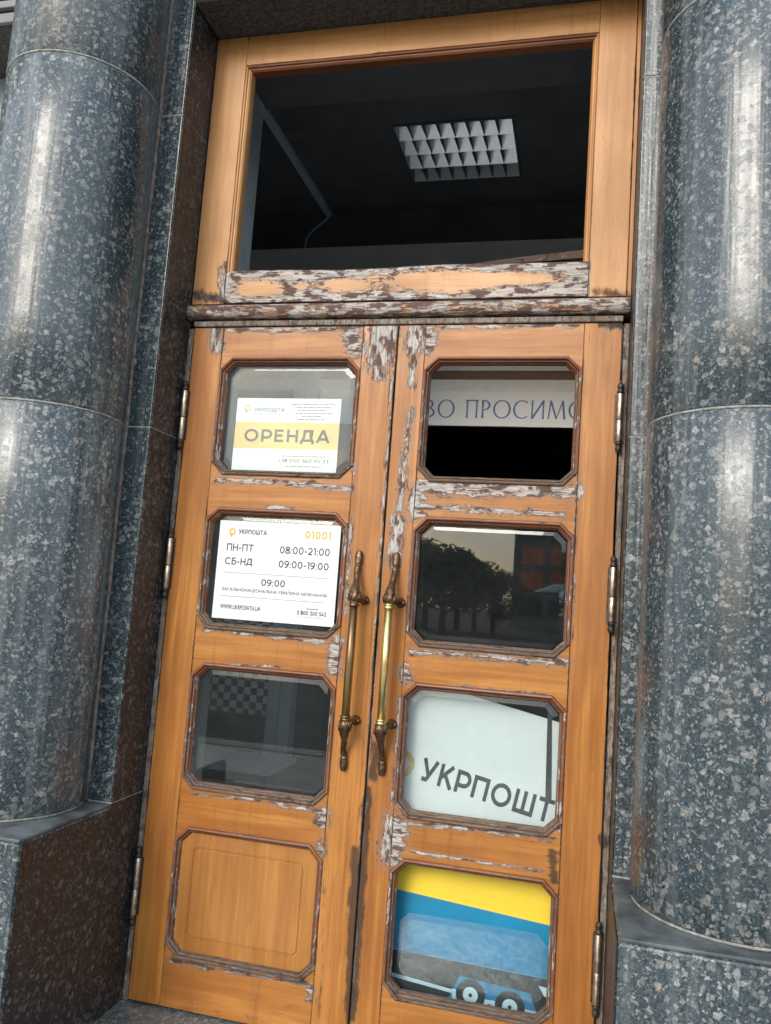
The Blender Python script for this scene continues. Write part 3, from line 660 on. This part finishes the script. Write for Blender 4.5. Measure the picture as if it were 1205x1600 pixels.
# geometric sans capitals for the company lettering, drawn stroke by stroke
def sans(ch, w):
    S = []
    def ln(*p): S.append([Vector(q) for q in p])
    def arc(cx, cy, rx, ry, a0, a1, n=22): S.append([Vector((cx + rx * math.cos(R(a0 + (a1 - a0) * i / n)), cy + ry * math.sin(R(a0 + (a1 - a0) * i / n)))) for i in range(n + 1)])
    h = w / 2; T, B = 1 - h, h
    if ch == 'У': ln((.05, 1), (.42, .30)); ln((.78, 1), (.40, .20), (.33, .09), (.24, B), (.10, B)); wd = .82
    elif ch == 'К': ln((h, 0), (h, 1)); ln((h, .36), (.68, 1)); ln((.30, .58), (.74, 0)); wd = .76
    elif ch == 'Р': ln((h, 0), (h, 1)); ln((h, T), (.42, T)); ln((h, .34), (.42, .34)); arc(.42, (T + .34) / 2, .30, (T - .34) / 2, 90, -90); wd = .76
    elif ch == 'П': ln((h, 0), (h, 1)); ln((.76, 0), (.76, 1)); ln((h, T), (.76, T)); wd = .76 + h
    elif ch == 'О': arc(.53, .5, .53 - h, .5 - h + .01, 0, 360, 40); wd = 1.06
    elif ch == 'Ш': ln((h, 0), (h, 1)); ln((.52, 0), (.52, 1)); ln((.98, 0), (.98, 1)); ln((h, B), (.98, B)); wd = .98 + h
    elif ch == 'Т': ln((0, T), (.80, T)); ln((.40, 0), (.40, 1)); wd = .80
    elif ch == 'А': ln((.04, 0), (.46, 1)); ln((.46, 1), (.88, 0)); ln((.20, .28), (.72, .28)); wd = .92
    elif ch == 'Е': ln((h, 0), (h, 1)); ln((h, T), (.66, T)); ln((h, .52), (.60, .52)); ln((h, B), (.68, B)); wd = .70
    elif ch == 'Н': ln((h, 0), (h, 1)); ln((.74, 0), (.74, 1)); ln((h, .5), (.74, .5)); wd = .74 + h
    elif ch == 'Д': ln((.10, .16), (.22, .45), (.25, T), (.74, T), (.74, .14)); ln((0, .16), (.92, .16)); ln((.05, -.12), (.05, .16)); ln((.87, -.12), (.87, .16)); wd = .92
    elif ch == 'С': arc(.53, .5, .53 - h, .5 - h + .01, 45, 315, 28); wd = .92
    elif ch == 'Б': ln((h, 0), (h, 1)); ln((h, T), (.62, T)); ln((h, B), (.42, B)); ln((h, .58), (.42, .58)); arc(.42, (B + .58) / 2, .27, (.58 - B) / 2, 90, -90); wd = .72
    elif ch == '0': arc(.36, .5, .36 - h, .5 - h + .01, 0, 360, 40); wd = .72
    elif ch == '1': ln((.02, T), (.26, T)); ln((.26, 0), (.26, 1)); wd = .26 + h
    elif ch == '2': arc(.31, .69, .27, .31 - h, 165, -25, 16); ln((.57, .60), (.48, .44), (.06, B)); ln((.02, B), (.62, B)); wd = .64
    elif ch == '3': ln((.06, T), (.56, T)); ln((.56, T), (.30, .60)); arc(.29, .31, .28, .31 - h, 95, -150, 18); wd = .62
    elif ch == '4': ln((.42, 1), (.05, .27)); ln((.03, .25), (.68, .25)); ln((.50, 0), (.50, .52)); wd = .70
    elif ch == '5': ln((.12, T), (.56, T)); ln((.14, T), (.10, .54)); arc(.28, .31, .29, .31 - h, 115, -145, 20); wd = .62
    elif ch == '6': arc(.33, .31, .30, .31 - h, 0, 359, 36); ln((.04, .36), (.12, .66), (.30, .90), (.54, T)); wd = .66
    elif ch == '8': arc(.32, .27, .30, .27 - h, 0, 359, 36); arc(.32, .76, .25, .24 - h, 0, 359, 36); wd = .64
    elif ch == '9': arc(.31, .69, .29, .31 - h, 0, 359, 36); ln((.60, .64), (.52, .34), (.34, .10), (.10, B)); wd = .64
    elif ch == ':': ln((h, 0), (h, w * 1.1)); ln((h, .52), (h, .52 + w * 1.1)); wd = w
    elif ch == '-': ln((0, .40), (.38, .40)); wd = .38
    elif ch == '+': ln((0, .42), (.5, .42)); ln((.25, .17), (.25, .67)); wd = .5
    elif ch == ' ': wd = .22
    V, F = [], []
    for p in S:
        n = len(p); k0 = len(V); closed = n > 30
        for i, q in enumerate(p):
            d = (p[min(i + 1, n - 1)] - p[max(i - 1, 0)]) if not closed else (p[(i + 1) % (n - 1)] - p[(i - 1) % (n - 1)])
            d.normalize(); m = Vector((-d.y, d.x)); f = 1.0
            if 0 < i < n - 1:
                e = (p[i] - p[i - 1]).normalized(); f = 1 / max(.5, abs(e.dot(d)))
            V += [(q + m * h * f, len(F)), (q - m * h * f, len(F))]
            if i: k = len(V); F.append([k - 4, k - 3, k - 1, k - 2])
        for k in range(k0, len(V)): V[k] = (V[k][0], k0)
    return V, F, wd
def sans_line(name, body, x, z, y, parent, mat, width, height, w=.17, gap=.14, rot=0.0):
    G = [sans(c, w) for c in body]; tot = sum(g[2] for g in G) + gap * (len(G) - 1); sx = width / tot; cur = 0; V, F = [], []
    c, s_ = math.cos(rot), math.sin(rot)
    for g in G:
        n0 = len(V)
        for p, k in g[0]:
            px, pz = (cur + p.x) * sx, p.y * height
            V.append((x + px * c - pz * s_, y - .000012 * k, z + px * s_ + pz * c))
        F += [[i + n0 for i in f] for f in g[1]]; cur += g[2] + gap
    return mesh(name, V, F, mat, parent)
# opening hours plate, outside on the second pane
hx0, hz0, HW, HH, hy = -.5945, 1.2955, .451, .3465, .0205
hs = thing('opening_hours_sign', 'white opening hours plate with times and orange 01001 on the glass', 'sign', (hx0 + HW / 2, hy, hz0))
box('plate', hx0, hx0 + HW, hy, hy + .0045, hz0, hz0 + HH, M['white'], hs, .001)
def H(u, v): return hx0 + HW * u, hz0 + HH * (1 - v)
yy = hy - .0006
def hd_(body, u0, u1, v0, v1, mat, w=.16):
    q = H(u0, v1); sans_line('lettering', body, q[0], q[1], yy, hs, mat, HW * (u1 - u0), HH * (v1 - v0), w, .16)
def ht(nm, body, u0, u1, v0, v1, mat, bold=0.0):
    x0, zt = H(u0, v0); x1, zb = H(u1, v1); text(nm, body, x0, zb, yy, hs, mat, x1 - x0, zt - zb, bold)
a_ = H(.118, .118); pin_logo(a_[0] - .003, a_[1] + .002, .0125, yy, M['orange_ink'], hs)
q_ = H(.165, .132); sans_line('lettering', 'УКРПОШТА', q_[0], q_[1], yy, hs, M['ink'], HW * .235, HH * .047, .19)
hd_('01001', .715, .925, .068, .145, M['orange_ink'], .2)
hd_('ПН-ПТ', .075, .30, .235, .308, M['ink'])
hd_('08:00-21:00', .52, .925, .235, .308, M['ink'])
hd_('СБ-НД', .07, .30, .378, .450, M['ink'])
hd_('09:00-19:00', .52, .925, .378, .450, M['ink'])
strip('rule', *[H(.07, .53)[0], H(.925, .53)[0], H(.07, .533)[1], H(.07, .528)[1]], yy, M['ink_grey'], hs)
hd_('09:00', .39, .585, .577, .645, M['ink'])
ht('lettering', 'ЗАГАЛЬНОНАЦІОНАЛЬНА ХВИЛИНА МОВЧАННЯ', .065, .925, .684, .722, M['ink'], .012)
strip('rule', *[H(.06, .77)[0], H(.925, .77)[0], H(.07, .773)[1], H(.07, .768)[1]], yy, M['ink_grey'], hs)
ht('lettering', 'WWW.UKRPOSHTA.UA', .065, .40, .855, .900, M['ink'], .02)
strip('fine_print', H(.77, 0)[0], H(.87, 0)[0], H(0, .846)[1], H(0, .836)[1], yy, M['ink_grey'], hs)
hd_('0 800 300 545', .70, .935, .862, .905, M['ink'], .2)
strip('rule', *[H(.70, .77)[0], H(.935, .77)[0], H(.07, .928)[1], H(.07, .924)[1]], yy, M['ink_grey'], hs)

# rent notice behind the top pane
rx0, rz0, RW, RH, ry = -.583, 1.8255, .397, .270, .044
rn = thing('rent_notice', 'white paper rent notice with ochre band behind the top pane', 'notice', (rx0 + RW / 2, ry, rz0))
box('sheet', rx0, rx0 + RW, ry, ry + .002, rz0, rz0 + RH, M['paper'], rn)
def N(u, v): return rx0 + RW * u, rz0 + RH * (1 - v)
yy2 = ry - .0006
def nt(body, u0, u1, v0, v1, mat, bold=0.0, y=yy2):
    x0, zt = N(u0, v0); x1, zb = N(u1, v1); text('lettering', body, x0, zb, y, rn, mat, x1 - x0, zt - zb, bold)
strip('colour_band', rx0 + .0005, rx0 + RW - .0005, N(0, .685)[1], N(0, .325)[1], yy2, M['band'], rn)
q_ = N(.10, .595); sans_line('lettering', 'ОРЕНДА', q_[0], q_[1], yy2 - .0006, rn, M['ink'], RW * .815, RH * .17, .19, .22)
pin_logo(N(.105, .135)[0], N(0, .135)[1], .013, yy2, M['gold_ink'], rn)
q_ = N(.175, .185); sans_line('lettering', 'УКРПОШТА', q_[0], q_[1], yy2, rn, M['ink'], RW * .295, RH * .052, .15)
def fine_line(u0, u1, v, hgt=.007):      # print too small to read: a row of word-length grey dashes
    V, F, u, q = [], [], u0, random.Random(int(v * 1000))
    while u < u1 - .004:
        e = min(u1, u + q.uniform(.025, .075)); (xa, za), (xb, zb) = N(u, v - hgt), N(e, v + hgt); k = len(V)
        V += [(xa, yy2, zb), (xb, yy2, zb), (xb, yy2, za), (xa, yy2, za)]; F.append([k, k + 1, k + 2, k + 3]); u = e + .009
    mesh('fine_print', V, F, M['ink_grey'], rn)
fine_line(.175, .47, .215, .004)
for k, (a, b) in enumerate(((.53, .95), (.57, .92), (.60, .88), (.57, .92), (.64, .82), (.60, .86))):
    fine_line(a, b, .078 + k * .041)
fine_line(.48, .90, .781)
q_ = N(.45, .865); sans_line('lettering', '+38 050 360 95 33', q_[0], q_[1], yy2, rn, M['ink'], RW * .475, RH * .048, .17, .14)
fine_line(.52, .86, .915)

# ------------------------------------------------------------------ inside: vestibule, header, welcome board, posts
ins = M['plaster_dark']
YB, ZC = 1.95, 3.78
for s in (-1, 1):
    tag(box('wall_reveal_inside_%s' % ('a' if s < 0 else 'b'), *sorted((s * .836, s * 2.6)), YD + .002, .58, -.17, 4.4, M['marble']), kind='structure')
tag(box('wall_bounce_a', -1.70, -1.56, .582, YB - .03, -.009, ZC - .002, M['bounce']), kind='structure')  # unseen pale side walls, added to bounce daylight inside the vestibule
tag(box('wall_bounce_b', 1.25, 1.40, .582, YB - .03, -.009, ZC - .002, M['bounce']), kind='structure')
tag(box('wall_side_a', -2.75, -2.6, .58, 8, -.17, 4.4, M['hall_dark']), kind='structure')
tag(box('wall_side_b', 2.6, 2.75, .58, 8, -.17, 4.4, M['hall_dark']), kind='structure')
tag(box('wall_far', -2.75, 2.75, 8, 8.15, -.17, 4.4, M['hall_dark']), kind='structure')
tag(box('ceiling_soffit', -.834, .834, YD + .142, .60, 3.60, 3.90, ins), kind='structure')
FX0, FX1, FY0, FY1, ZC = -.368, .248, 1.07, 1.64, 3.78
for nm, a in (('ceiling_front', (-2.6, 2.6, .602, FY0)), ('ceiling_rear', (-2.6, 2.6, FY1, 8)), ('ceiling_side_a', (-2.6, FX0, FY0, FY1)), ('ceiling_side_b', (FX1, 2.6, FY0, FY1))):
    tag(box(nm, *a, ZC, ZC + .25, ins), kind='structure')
tag(box('floor_inside', -2.6, 2.6, .102, 8, -.17, -.010, M['hall_floor']), kind='structure')

hd = thing('vestibule_partition', 'grey inner partition of posts and pale header boards behind the doors', 'partition', (0, YB, 0))
box('upper_panel', -2.6, 2.6, YB, YB + .1, 3.545, ZC - .002, ins, hd)
box('header_board', -2.6, 2.6, YB - .01, YB + .1, 2.765, 3.53, M['header'], hd, .003)
box('header_edge', -2.6, 2.6, YB - .03, YB + .1, 3.531, 3.544, M['cream'], hd, .002)
box('brown_strip', -2.6, 2.6, YB - .004, YB + .1, 2.712, 2.763, M['brown_trim'], hd)
box('cream_strip', -2.6, 2.6, YB - .018, YB + .1, 2.640, 2.710, M['cream'], hd, .003)
for xa, xb in ((-1.085, -1.012), (-1.008, -.935)): box('post', xa, xb, YB - .06, YB + .06, -.01, 2.765, M['grey_post'], hd, .004)
for xa, xb in ((.98, 1.053), (1.057, 1.13)): box('post', xa, xb, YB - .06, YB + .06, -.01, 2.765, M['grey_post'], hd, .004)
box('check_screen', -1.55, -1.088, YB - .02, YB, .68, 1.32, M['check'], hd)
box('kick_panel', -1.55, -1.088, YB - .02, YB, -.01, .678, M['hall_dark'], hd)
box('dark_leaf', -.930, -.30, YB + .02, YB + .05, -.01, 2.43, M['hall_dark'], hd, .003)

# counter top seen through the third pane
ct = thing('counter', 'dark counter with pale top edge standing inside behind the doors', 'counter', (-1.1, 1.3, 0))
box('body', -1.7, -.80, 1.25, 1.6, -.01, .50, M['hall_dark'], ct, .005)
box('top', -1.72, -.78, 1.22, 1.62, .502, .53, M['grey_post'], ct, .004)

# serif letters for the welcome board, drawn with thick and thin strokes
TH, TN = .105, .055
def gline(V, F, a, b, w0, w1=None):
    a, b = Vector(a), Vector(b); d = (b - a).normalized(); n = Vector((-d.y, d.x)); w1 = w1 or w0; k = len(V)
    V += [a + n * w0 / 2, a - n * w0 / 2, b - n * w1 / 2, b + n * w1 / 2]; F.append([k, k + 1, k + 2, k + 3])
def garc(V, F, cx, cy, rx, ry, a0, a1, n=20):
    for i in range(n + 1):
        a = R(a0 + (a1 - a0) * i / n); w = TN + (TH - TN) * abs(math.cos(a)) ** 1.5; c, s = math.cos(a), math.sin(a)
        V += [Vector((cx + (rx - w / 2) * c, cy + (ry - w / 2) * s)), Vector((cx + (rx + w / 2) * c, cy + (ry + w / 2) * s))]
        if i: k = len(V); F.append([k - 4, k - 3, k - 1, k - 2])
def stem(V, F, x, w=TH, y0=0, y1=1):
    gline(V, F, (x, y0), (x, y0 + .5 * (y1 - y0)), w * 1.35, w); gline(V, F, (x, y0 + .5 * (y1 - y0)), (x, y1), w, w * 1.35)
def glyph(ch):
    V, F = [], []
    if ch == 'В': stem(V, F, .1); garc(V, F, .12, .745, .26, .225, -90, 90); garc(V, F, .12, .28, .35, .255, -90, 90); wd = .56
    elif ch == 'О': garc(V, F, .47, .5, .41, .475, 0, 360, 40); wd = .94
    elif ch == 'П': stem(V, F, .1, .08); stem(V, F, .6, .08); gline(V, F, (.02, .96), (.68, .96), .07); wd = .72
    elif ch == 'Р': stem(V, F, .1, .09); garc(V, F, .12, .71, .33, .26, -95, 90); wd = .54
    elif ch == 'С': garc(V, F, .47, .5, .41, .475, 48, 312, 30); wd = .80
    elif ch == 'И': stem(V, F, .1, .075); stem(V, F, .66, .075); gline(V, F, (.12, .05), (.64, .95), .10); wd = .78
    elif ch == 'М': gline(V, F, (.05, 0), (.16, 1), .075); gline(V, F, (.16, .98), (.46, .02), .11, .09); gline(V, F, (.46, .02), (.76, .98), .05, .07); gline(V, F, (.76, 1), (.87, 0), .105, .12); wd = .95
    elif ch == 'Л': gline(V, F, (.03, 0), (.33, 1), .06); gline(V, F, (.33, 1), (.66, 0), .105); wd = .70
    elif ch == 'А': gline(V, F, (.03, 0), (.33, 1), .06); gline(V, F, (.33, 1), (.66, 0), .105); gline(V, F, (.14, .34), (.54, .34), .05); wd = .72
    elif ch == 'К': stem(V, F, .1, .09); gline(V, F, (.13, .48), (.5, 1), .06); gline(V, F, (.2, .55), (.58, 0), .10); wd = .60
    else: wd = .36
    return V, F, wd
wb = thing('welcome_board', 'white board with blue serif welcome lettering hung under the inner header', 'sign', (-.05, YB - .03, 2.43))
box('board', -.92, .84, YB - .03, YB - .012, 2.432, 2.638, M['board_white'], wb, .002)
msg = 'ЛАСКАВО ПРОСИМО'; cap = .108
adv = [glyph(c)[2] + .10 for c in msg]; i0 = msg.index('ВО ')
x = -.268 - sum(adv[:i0]) * cap * 1.01
for c, ad in zip(msg, adv):
    V, F, _ = glyph(c)
    if V: mesh('letter', [(x + p.x * cap * 1.01, YB - .0306 - .00004 * k, 2.478 + p.y * cap) for k, p in enumerate(V)], F, M['blue_ink'], wb)
    x += ad * cap * 1.01

# white logo board leaning behind the third opening
ang = -R(11.3)
def brd(px, pz, ox, oz, a): return ox + px * math.cos(a) - pz * math.sin(a), oz + px * math.sin(a) + pz * math.cos(a)
BY = .085
lb = thing('logo_board', 'white board with dark company lettering leaning askew behind the glass', 'sign', (.4, BY, .66))
bx, bz = at(655, 1218, BY)
tl = at(733, 1085, BY)
c4 = [brd(-.16, -.165, bx, bz, ang), brd(.56, -.165, bx, bz, ang), brd(.56, .314, bx, bz, ang), brd(-.16, .314, bx, bz, ang)]
prism('panel', c4, BY, BY + .006, M['white'], lb)
sans_line('lettering', 'УКРПОШТА', bx, bz, BY - .0008, lb, M['ink'], .505, .074, .19, .17, ang)
cx_, cz_ = at(627, 1192, BY); annulus('logo_ring', cx_, cz_, .027, .046, BY - .0008, M['gold_ink'], lb)
p_ = [at(856, 1105, BY), at(863, 1107, BY), at(862, 1250, BY), at(852, 1250, BY)]
mesh('dark_strip', [(a, BY - .001, b) for a, b in p_], [[0, 1, 2, 3]], M['ink'], lb)  # dark vertical strip drawn across the board

# yellow and blue lorry poster behind the bottom opening
TY = .11
tp = thing('lorry_poster', 'yellow and blue poster of a lorry with white-hubbed wheels behind the bottom opening', 'poster', (.36, TY, 0))
def T(u, v): return at(u, v, TY)
a4 = -R(4.2); ox, oz = T(618.7, 1388.5)
def Lc(px, pz): return brd(px, pz, ox, oz, a4)
def tq(name, pts, k, mat): return mesh(name, [(a, TY - .0007 * k, b) for a, b in pts], [list(range(len(pts)))], mat, tp)
prism('panel', [Lc(-.12, -.40), Lc(.62, -.40), Lc(.62, .20), Lc(-.12, .20)], TY, TY + .005, M['white'], tp)
tq('yellow_field', [Lc(-.119, 0), Lc(.619, 0), Lc(.619, .199), Lc(-.119, .199)], 1, M['yellow'])
tq('blue_field', [Lc(-.119, -.194), Lc(.619, -.155), Lc(.619, -.0005), Lc(-.119, -.0005)], 1, M['blue'])
tq('dark_chassis', [Lc(-.119, -.399), Lc(.619, -.399), Lc(.619, -.156), Lc(-.119, -.195)], 1, M['black_print'])
tq('white_line', [T(605, 1517), T(712, 1547), T(712, 1553), T(605, 1523)], 2, M['white'])
tq('blue_bay', [T(718, 1524), T(828, 1552), T(842, 1592), T(700, 1560)], 2, M['blue'])
tq('white_tail', [T(842, 1540), T(862, 1546), T(860, 1562), T(850, 1556)], 2, M['white'])
tq('white_line', [T(755, 1560), T(860, 1586), T(860, 1592), T(755, 1566)], 3, M['white'])
for (u, v) in ((735.2, 1554), (796.7, 1572.7)):
    cx_, cz_ = T(u, v)
    for k, (r0, r1, m_) in enumerate(((.045, .060, 'white'), (.0001, .047, 'black_print'), (.0001, .024, 'white'), (.0001, .006, 'black_print'))):
        a0, a1 = (170, 350) if k == 0 else (0, 360)
        annulus(('wheel_arch', 'tyre', 'hub', 'axle')[k], cx_, cz_, r0, r1, TY - .0007 * (4 + k), M[m_], tp, a0, a1)

# recessed louvre luminaire in the vestibule ceiling
lm = thing('ceiling_light', 'unlit square recessed ceiling luminaire with aluminium louvre cells', 'ceiling light', (-.06, 1.355, ZC), None, 'thing')
for a in ((FX0, FX1, FY0, FY0 + .012), (FX0, FX1, FY1 - .012, FY1), (FX0, FX0 + .012, FY0 + .012, FY1 - .012), (FX1 - .012, FX1, FY0 + .012, FY1 - .012)):
    box('rim', *a, ZC - .008, ZC + .09, M['louvre_dark'], lm)
box('back_plate', FX0 + .001, FX1 - .001, FY0 + .001, FY1 - .001, ZC + .091, ZC + .1, M['white'], lm)
ny, nx = 4, 8; dy, dx = (FY1 - FY0 - .024) / ny, (FX1 - FX0 - .024) / nx
for j in range(ny):
    ya = FY0 + .012 + dy * (j + 1)
    V = [(FX0 + .013, ya - .004, ZC - .004), (FX1 - .013, ya - .004, ZC - .004), (FX1 - .013, ya - .062, ZC + .085), (FX0 + .013, ya - .062, ZC + .085)]
    mesh('cross_blade', V + [(a, b + .001, c) for a, b, c in V], [[0, 1, 2, 3], [4, 5, 6, 7], [0, 1, 5, 4], [1, 2, 6, 5], [2, 3, 7, 6], [3, 0, 4, 7]], M['mirror'] if j < 3 else M['louvre'], lm)  # last row gets the duller material so it looks shaded
for i in range(1, nx):
    xa = FX0 + .012 + dx * i
    for j in range(ny):
        y0_, y1_ = FY0 + .014 + dy * j, FY0 + .012 + dy * (j + 1) - .008
        V = [(xa - .010, y0_, ZC - .003), (xa + .010, y0_, ZC - .003), (xa + .002, y1_, ZC - .003), (xa - .002, y1_, ZC - .003), (xa - .002, y0_, ZC + .06), (xa + .002, y0_, ZC + .06), (xa + .001, y1_, ZC + .06), (xa - .001, y1_, ZC + .06)]
        mesh('fin', V, [[0, 1, 2, 3], [4, 5, 6, 7], [0, 1, 5, 4], [1, 2, 6, 5], [2, 3, 7, 6], [3, 0, 4, 7]], M['louvre_dark'], lm)
# cable trunking along the ceiling and the cable hanging from its end
tk = thing('cable_trunking', 'grey cable trunking along the dark vestibule ceiling with a drooping cable', 'trunking', (-.95, 1.4, ZC))
box('duct', -.985, -.945, .66, 1.945, ZC - .026, ZC - .001, M['grey_post'], tk, .002)
P, Q = spline([(-.96, 1.93, 3.76), (-.98, 1.92, 3.72), (-1.05, 1.93, 3.67), (-1.10, 1.935, 3.61), (-1.105, 1.935, 3.54)], [.006] * 5, 5)
tube('cable', P, Q, M['grey_post'], tk, 8)

# ------------------------------------------------------------------ across the square (seen in the glass and the polished stone)
def tree_meshes(seed):
    rnd = random.Random(seed); V, F = [], []
    def seg(a, b, r0, r1):
        a, b = Vector(a), Vector(b); t = (b - a).normalized(); u = t.cross(Vector((.3, 1, .1))).normalized(); w_ = t.cross(u); k = len(V)
        for p, r in ((a, r0), (b, r1)):
            for i in range(7): an = 2 * math.pi * i / 7; V.append(p + u * r * math.cos(an) + w_ * r * math.sin(an))
        for i in range(7): F.append([k + i, k + (i + 1) % 7, k + 7 + (i + 1) % 7, k + 7 + i])
    seg((0, 0, 0), (.05, 0, 2.4), .24, .17); seg((.05, 0, 2.4), (0, .1, 5.2), .17, .06)
    tips = []
    for i in range(9):
        a = i * 2.4; z0 = 1.3 + i * .38; e = Vector((math.cos(a) * rnd.uniform(1.3, 2.3), math.sin(a) * rnd.uniform(1.3, 2.3), z0 + rnd.uniform(.6, 1.6)))
        seg((.05, 0, z0), e, .09, .025); tips.append(e)
    tm = bpy.data.meshes.new('trunk'); tm.from_pydata([tuple(v) for v in V], [], F)
    tips += [Vector((0, 0, 6.0)), Vector((.6, .3, 5.2)), Vector((-.5, -.6, 5.4))]
    V2, F2 = [], []
    for i in range(3000):
        c = rnd.choice(tips); d = Vector((rnd.gauss(0, 1), rnd.gauss(0, 1), rnd.gauss(0, 1))); d = d.normalized() * rnd.random() ** .4
        p = c + Vector((d.x * 1.25, d.y * 1.25, d.z * .85)); s = rnd.uniform(.10, .2)
        u = Vector((rnd.gauss(0, 1), rnd.gauss(0, 1), rnd.gauss(0, 1))).normalized(); w_ = u.orthogonal().normalized(); k = len(V2)
        V2 += [p - u * s, p + w_ * s * .6, p + u * s, p - w_ * s * .6]; F2.append([k, k + 1, k + 2, k + 3])
    cm = bpy.data.meshes.new('crown'); cm.from_pydata([tuple(v) for v in V2], [], F2)
    tm.materials.append(M['bark']); cm.materials.append(M['leaf']); tm['rel'] = 1; cm['rel'] = 1
    return tm, cm
TM = [tree_meshes(s) for s in (3, 11)]
def at_dir(az, dist): return CAM_C.x + math.sin(R(az)) * dist, -math.cos(R(az)) * dist
rnd = random.Random(5)
AZ = [-14.2, -12.6, -11.2, -10.0, -8.9, -7.6, -6.3] + [-60, -50, -41, -33, -26, -20, 9, 16, 24, 33, 43, 54]
for k, az in enumerate(AZ):
    near = k < 7; d = rnd.uniform(50, 58) if near else rnd.uniform(62, 74)
    px, py = at_dir(az, d); tm, cm = TM[k % 2]
    tr = thing('park_tree', 'leafy green tree in the row across the square', 'tree', (px, py, -.30), 'trees across the square'); tr.rotation_euler.z = k * 1.9
    s = rnd.uniform(.72, .98) - (.12 if k == 6 else 0) if near else rnd.uniform(.95, 1.2); tr.scale = (s * 1.15, s * 1.15, s)
    for nm, me in (('trunk', tm), ('crown', cm)):
        o = bpy.data.objects.new(nm, me); COL.objects.link(o); o.parent = tr
fb = thing('office_building', 'grey building with orange blinds in its windows across the square', 'building', (0, -84, -.30))
bx0, bx1, bzt = -6.6, 12.6, 12.4
box('wall', bx0, bx1, -94, -84, -.30, bzt, M['far_wall'], fb); box('cornice', bx0 - .4, bx1 + .4, -94.2, -83.6, bzt + .01, bzt + .5, M['far_wall'], fb)
for r_ in range(4):
    for c_ in range(6):
        xa = bx0 + .7 + c_ * 3.05; za = .9 + r_ * 2.65
        wdw = box('window', xa, xa + 2.5, -83.98, -83.9, za, za + 2.15, M['far_wall'], fb, .02)
        for q in range(3):
            box('pane', xa + .08 + q * .8, xa + .80 + q * .8, -83.89, -83.87, za + .1, za + 2.05, M['far_red'] if r_ in (1, 2) else M['far_glass'], wdw)
for k, (a0, d_, w_, h_) in enumerate(((-34, 105, 30, 9), (38, 110, 34, 10))):
    px, py = at_dir(a0, d_)
    ob = thing('town_house_block', ('long low grey block behind the trees, beyond the square', 'taller long grey block behind the trees, beyond the square')[k], 'building', (px, py, -.30))
    box('wall', px - w_ / 2, px + w_ / 2, py - 10, py, -.30, h_, M['far_wall'], ob)
    box('roof', px - w_ / 2 - .4, px + w_ / 2 + .4, py - 10.4, py + .4, h_ + .01, h_ + .6, M['granite_rough'], ob)
    for r_ in range(2):
        for c_ in range(8): box('window', px - w_ / 2 + 1.2 + c_ * (w_ - 2) / 8, px - w_ / 2 + 2.8 + c_ * (w_ - 2) / 8, py + .02, py + .08, 1.2 + r_ * 3.4, 3.4 + r_ * 3.4, M['far_glass'], ob)
px, py = at_dir(-1.2, 46)
um = thing('parasol', 'pale teal parasol standing on the square', 'parasol', (px, py, -.30))
lathe('canopy', [(1.9, 2.55), (1.85, 2.62), (.9, 3.0), (.06, 3.25)], px, py, M['teal'], um, 8, False); lathe('pole', [(.03, -.24), (.03, 2.5)], px, py, M['steel'], um, 8); lathe('foot', [(.35, -.295), (.33, -.24)], px, py, M['asphalt'], um, 12)
